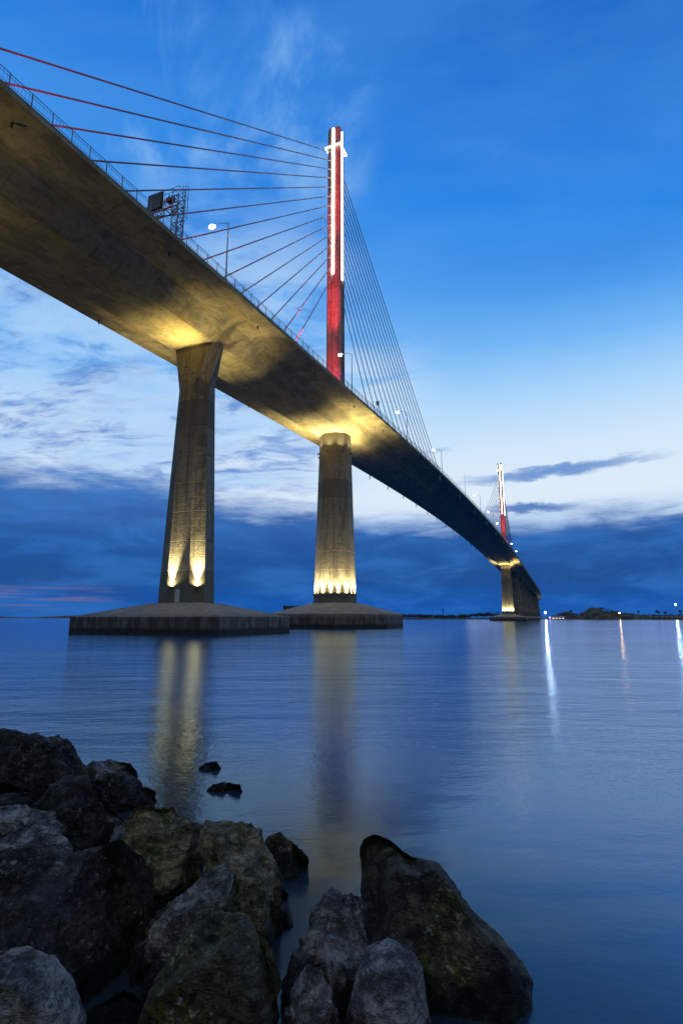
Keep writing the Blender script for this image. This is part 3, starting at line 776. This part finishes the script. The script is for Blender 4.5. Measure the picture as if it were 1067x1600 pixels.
def boulder(outline, D, mat, label, depth=None, seed=0, facet=.5, rough=1.0, flat=0.0, top=None):
    """outline: points of the silhouette (frame pixels); a solid stone is grown around it at depth D"""
    n = len(outline)
    cx = sum(p[0] for p in outline) / n; cy = sum(p[1] for p in outline) / n
    c = at_dist(cx, cy, D); k = D / F
    pol = [((px - cx) * k, -(py - cy) * k) for px, py in outline]
    ang = sorted((math.atan2(q[1], q[0]), math.hypot(*q)) for q in pol)
    def rad(t):
        for i in range(len(ang)):
            a0, r0 = ang[i - 1]; a1, r1 = ang[i]
            if i == 0: a0 -= 2 * math.pi
            tt = t if t <= ang[-1][0] or i else t - 2 * math.pi
            if i == 0 and t > ang[-1][0]: tt = t - 2 * math.pi
            if a0 <= tt <= a1:
                u = (tt - a0) / max(1e-6, a1 - a0)
                # straight edge between the two outline points
                den = r0 * math.sin(tt - a0) + r1 * math.sin(a1 - tt)
                rr = r0 * r1 * math.sin(a1 - a0) / den if abs(den) > 1e-6 and a1 - a0 < 3.0 else r0 + (r1 - r0) * u
                return rr
        return ang[-1][1]
    hw = (max(p[0] for p in pol) - min(p[0] for p in pol)) / 2; hh = (max(p[1] for p in pol) - min(p[1] for p in pol)) / 2
    dep = depth if depth else 0.75 * min(hw, hh) + .25 * max(hw, hh)
    rg = random.Random(seed * 31 + 5)
    bm = bmesh.new(); bmesh.ops.create_icosphere(bm, subdivisions=6 if hw > .22 else 5, radius=1)
    planes = []
    for sd_ in (-1, 1):
        for _ in range(int(9 * facet) if sd_ < 0 else 3):
            dyy = sd_ * rg.uniform(.30, 1.0); a_ = rg.uniform(0, 6.28); q_ = math.sqrt(max(0, 1 - dyy * dyy))
            planes.append((Vector((q_ * math.cos(a_), dyy, q_ * math.sin(a_))), rg.uniform(.62, .86) - .16 * facet))
    off = Vector((rg.uniform(-50, 50), rg.uniform(-50, 50), rg.uniform(-50, 50)))
    fw = ray(cx, cy).normalized(); rt = Vector((1, 0, 0)); rt = (rt - fw * rt.dot(fw)).normalized(); up = rt.cross(fw)
    size = (hw + hh) / 2
    tilt = Vector((rg.gauss(0, 1), rg.gauss(0, .5), rg.gauss(0, 1))).normalized(); strat = rg.choice((0.0, .5, 1.0)) * min(1, rough)
    for v in bm.verts:
        p = v.co.copy()
        for d, lim in planes:                 # knock flat faces into the side towards and away from us
            yl = (lim - d.x * p.x - d.z * p.z) / d.y
            yl = max(yl, .35 * v.co.y) if v.co.y > 0 else min(yl, .35 * v.co.y)
            if d.y > 0 and p.y > yl: p.y = yl
            elif d.y < 0 and p.y < yl: p.y = yl
        rxz = math.hypot(p.x, p.z); t = math.atan2(p.z, p.x)
        R_ = rad(t)
        sq = rxz ** .8 if rxz > 0 else 0
        loc = Vector((math.cos(t) * R_ * sq, p.y * dep, math.sin(t) * R_ * sq))
        q = loc * (1.0 / size) + off
        tz = (q * 1.0).dot(tilt) * 4.0 + noise.noise(q * 1.5) * 1.2; tz -= math.floor(tz)
        nz = noise.fractal(q * 1.1, 1.0, 2.0, 4) * .09 + noise.ridged_multi_fractal(q * 1.8, .9, 2.1, 6, 1.0, 2.0) * .05 - .07 + noise.fractal(q * 5.0, .7, 2.0, 5) * .042 + noise.ridged_multi_fractal(q * 4.0, .8, 2.1, 5, 1.0, 2.0) * .022 - .02 + (tz * .05 if tz < .85 else (1 - tz) * .28) * strat
        loc += v.co.normalized() * nz * size * rough
        v.co = rt * loc.x + fw * loc.y + up * loc.z
    o = obj('boulder', bm, mat, smooth=True)
    o.location = c
    tag(o, label, 'boulder', 'boulders along the shore')
    return o
boulder([(-70, 1180), (-20, 1150), (15, 1148), (40, 1158), (75, 1157), (105, 1165), (118, 1185), (134, 1200), (130, 1222), (95, 1245), (20, 1250), (-60, 1245)], 6.6, RM['dark'], 'large black craggy boulder at the upper left shore', seed=1, rough=1.3)
boulder([(128, 1210), (140, 1194), (165, 1190), (200, 1198), (214, 1208), (214, 1240), (170, 1255), (138, 1250)], 7.4, RM['grey'], 'flat slab at the waterline right of the large black boulder', seed=2)
boulder([(163, 1240), (170, 1222), (188, 1212), (214, 1222), (240, 1240), (248, 1256), (240, 1290), (180, 1295)], 6.55, RM['dark'], 'dark rounded boulder at the water edge, farthest right of the left heap', seed=3)
boulder([(52, 1258), (75, 1232), (100, 1219), (125, 1218), (145, 1238), (172, 1270), (194, 1290), (190, 1330), (150, 1345), (90, 1330), (58, 1300)], 5.3, RM['dark'], 'dark peaked boulder in the middle of the left heap', seed=4, rough=1.2)
boulder([(-15, 1248), (10, 1241), (40, 1242), (56, 1254), (50, 1268), (20, 1274), (-12, 1272)], 5.7, RM['dark'], 'small dark stone between the large black boulder and the grey ones', seed=5)
boulder([(-40, 1285), (-5, 1264), (35, 1262), (75, 1268), (100, 1285), (104, 1312), (80, 1325), (0, 1325)], 4.9, RM['grey'], 'grey boulder at the left edge, upper of two pale ones', seed=6)
boulder([(-15, 1330), (10, 1305), (40, 1293), (70, 1298), (100, 1318), (112, 1340), (95, 1362), (30, 1368), (-10, 1360)], 4.5, RM['grey'], 'grey boulder at the left edge, lower of two pale ones', seed=7)
boulder([(102, 1325), (115, 1311), (140, 1311), (158, 1322), (155, 1338), (130, 1345), (108, 1340)], 4.9, RM['dark'], 'small dark stone right of the two grey boulders', seed=8)
boulder([(125, 1345), (150, 1332), (180, 1328), (205, 1335), (205, 1352), (170, 1362), (135, 1362)], 4.6, RM['grey'], 'pale flat stone showing above the big black round boulder', seed=9)
boulder([(-60, 1400), (-20, 1350), (40, 1335), (90, 1350), (150, 1338), (190, 1358), (215, 1400), (232, 1450), (225, 1520), (190, 1570), (100, 1590), (0, 1570), (-60, 1500)], 3.6, RM['dark'], 'big black rounded boulder at the left edge, largest in the heap', seed=10, rough=.6, facet=.25)
boulder([(183, 1352), (192, 1300), (200, 1276), (225, 1268), (262, 1276), (295, 1290), (318, 1296), (322, 1340), (318, 1400), (280, 1440), (220, 1430), (190, 1400)], 4.3, RM['green'], 'greenish mossy upright boulder in the centre of the heap', seed=11, facet=.8)
boulder([(308, 1330), (312, 1298), (350, 1296), (385, 1296), (404, 1302), (412, 1330), (436, 1368), (440, 1420), (456, 1480), (440, 1505), (380, 1500), (330, 1450)], 4.0, RM['green'], 'flat topped mossy block with a steep right side', seed=12, facet=.8)
boulder([(404, 1330), (415, 1312), (435, 1308), (458, 1328), (482, 1350), (482, 1395), (470, 1450), (420, 1450)], 4.85, RM['brown'], 'brown stone standing in the water behind the flat topped block', seed=13)
boulder([(236, 1450), (255, 1425), (290, 1395), (320, 1368), (345, 1363), (356, 1385), (352, 1420), (335, 1460), (300, 1500), (260, 1515), (240, 1490)], 3.5, RM['pale'], 'pale pointed boulder with white veins leaning against the mossy block', seed=14, facet=.7)
boulder([(232, 1570), (250, 1520), (285, 1470), (330, 1447), (370, 1452), (400, 1478), (425, 1530), (438, 1580), (430, 1660), (330, 1690), (240, 1660)], 2.9, RM['bigdark'], 'dark olive rounded boulder at the bottom edge below the pale pointed one', seed=15, rough=.6, facet=.25)
boulder([(-90, 1560), (-40, 1518), (10, 1506), (60, 1522), (100, 1552), (130, 1590), (140, 1640), (90, 1690), (-40, 1690), (-90, 1640)], 2.5, RM['grey'], 'blue grey speckled boulder in the bottom left corner', seed=16, rough=.6, facet=.2)
boulder([(452, 1560), (470, 1500), (490, 1450), (515, 1420), (550, 1418), (575, 1440), (578, 1500), (572, 1570), (550, 1640), (480, 1640)], 3.25, RM['grey'], 'tall ridged grey boulder left of the big dark rock', seed=17, rough=1.5, facet=.8)
boulder([(446, 1590), (458, 1545), (480, 1522), (505, 1535), (530, 1580), (535, 1640), (490, 1670), (450, 1650)], 2.8, RM['grey'], 'small rough grey boulder at the bottom edge below the ridged one', seed=18, rough=1.3)
boulder([(540, 1590), (555, 1530), (575, 1498), (610, 1487), (645, 1500), (664, 1530), (668, 1590), (660, 1650), (600, 1670), (545, 1650)], 2.9, RM['grey'], 'smooth rounded speckled boulder at the bottom centre', seed=19, rough=.5, facet=.2)
boulder([(566, 1352), (574, 1334), (592, 1327), (612, 1331), (634, 1350), (655, 1362), (692, 1366), (716, 1392), (738, 1425), (772, 1458), (800, 1488), (812, 1510), (812, 1560), (795, 1640), (700, 1680), (610, 1640), (575, 1520), (566, 1420)], 3.6, RM['bigdark'], 'very large dark algae stained boulder with a peaked left top at the water edge', seed=20, facet=.25, rough=.55)
boulder([(311, 1202), (320, 1193), (336, 1192), (346, 1203), (342, 1225), (316, 1226)], 8.0, RM['dark'], 'smaller and farther of two dark stones awash in the water', seed=21)
boulder([(319, 1240), (330, 1229), (352, 1224), (372, 1228), (384, 1242), (376, 1272), (326, 1272)], 7.05, RM['dark'], 'larger and nearer of two dark stones awash in the water', seed=22)
boulder([(945, 1600), (958, 1582), (975, 1580), (1000, 1592), (1020, 1615), (990, 1640), (955, 1640)], 3.15, RM['dark'], 'dark stone just breaking the water at the bottom right', seed=23)
boulder([(425, 1440), (445, 1430), (462, 1460), (458, 1500), (470, 1540), (440, 1560), (420, 1500)], 3.9, RM['dark'], 'narrow dark stone between the mossy block and the ridged boulder', seed=24)
boulder([(490, 1440), (500, 1428), (515, 1432), (520, 1455), (505, 1465)], 3.7, RM['dark'], 'small dark stone behind the ridged grey boulder', seed=25)
boulder([(190, 1470), (230, 1440), (260, 1480), (265, 1560), (225, 1620), (180, 1580)], 3.5, RM['dark'], 'dark stone wedged between the black boulder and the pale pointed one', seed=26)
boulder([(120, 1600), (180, 1570), (240, 1590), (260, 1650), (180, 1700), (110, 1670)], 3.0, RM['dark'], 'dark stone at the bottom edge right of the blue grey corner boulder', seed=27)
boulder([(440, 1540), (455, 1500), (480, 1492), (498, 1520), (500, 1580), (470, 1610), (440, 1590)], 3.15, RM['dark'], 'dark stone filling the gap left of the ridged grey boulder', seed=31, facet=.3, rough=.7)
boulder([(195, 1320), (200, 1300), (190, 1285), (178, 1292), (172, 1320), (180, 1335)], 4.9, RM['grey'], 'small grey stone just left of the greenish upright boulder', seed=32, facet=.3)
boulder([(-20, 1395), (10, 1372), (36, 1380), (44, 1402), (20, 1420), (-20, 1420)], 4.0, RM['grey'], 'small grey stone on top of the big black boulder at the left edge', seed=33, facet=.3)
boulder([(128, 1202), (142, 1196), (150, 1208), (145, 1225), (130, 1228)], 6.5, RM['dark'], 'small black stone against the right foot of the large black craggy boulder', seed=34, facet=.3)
boulder([(225, 1520), (245, 1500), (262, 1515), (262, 1550), (240, 1570), (225, 1550)], 3.25, RM['grey'], 'small grey stone wedged above the dark olive boulder', seed=35, facet=.3)
boulder([(405, 1400), (425, 1388), (446, 1400), (455, 1440), (430, 1470), (408, 1440)], 4.3, RM['dark'], 'dark wet stone at the foot of the brown stone in the water', seed=36, facet=.3)
# dark bank under the stones
m, nt, b = new_mat('shore_bed'); co = coord(nt); n = noise_n(nt, co, 6, 7, .7)
link(nt, mix(nt, n, (.008, .008, .008), (.03, .03, .028)), b.inputs['Base Color']); bump(nt, b, n, .1); M['bed'] = m
bm = bmesh.new(); g = []
for j in range(41):
    row = []
    for i in range(61):
        X_ = -9 + i * .22; Y_ = -2 + j * .24
        # bank falls from lower left (land) to the water
        h = 0.55 - 0.32 * (X_ + 1.6) * (1 if X_ > -1.6 else .4) - 0.26 * max(0, Y_ - 1.2)
        h += .12 * noise.fractal(Vector((X_ * 1.5, Y_ * 1.5, 2)), 1, 2, 4)
        row.append(bm.verts.new((X_, Y_, max(-1.2, min(h, .75)))))
    g.append(row)
for j in range(40):
    for i in range(60): bm.faces.new((g[j][i], g[j][i + 1], g[j + 1][i + 1], g[j + 1][i]))
tag(obj('shore', bm, M['bed'], smooth=True), kind='structure')

# ------------------------------------------------------------------ dusk sun (already down: only its soft afterglow)
sd = bpy.data.lights.new('sun', 'SUN'); sd.energy = 0.03; sd.angle = R(25); sd.color = (1.0, .85, .75)
so = bpy.data.objects.new('sun', sd); C.objects.link(so); so.rotation_euler = (R(86), 0, R(-25) + math.pi * 0); so.location = (0, 0, 200)
so.rotation_euler = Vector((-math.sin(R(25)), -math.cos(R(25)), -.08)).to_track_quat('-Z', 'Y').to_euler()

sc = bpy.context.scene
sc.view_settings.view_transform = 'Standard'; sc.view_settings.look = 'None'; sc.view_settings.exposure = 0; sc.view_settings.gamma = 1
sc.render.engine = 'CYCLES'
sc.cycles.use_denoising = True
sc.cycles.max_bounces = 6; sc.cycles.diffuse_bounces = 1; sc.cycles.glossy_bounces = 3
sc.cycles.sample_clamp_indirect = 4.5
sc.cycles.use_light_tree = True; sc.cycles.use_adaptive_sampling = False
sc.cycles.caustics_reflective = False; sc.cycles.caustics_refractive = False; sc.cycles.blur_glossy = 1.0
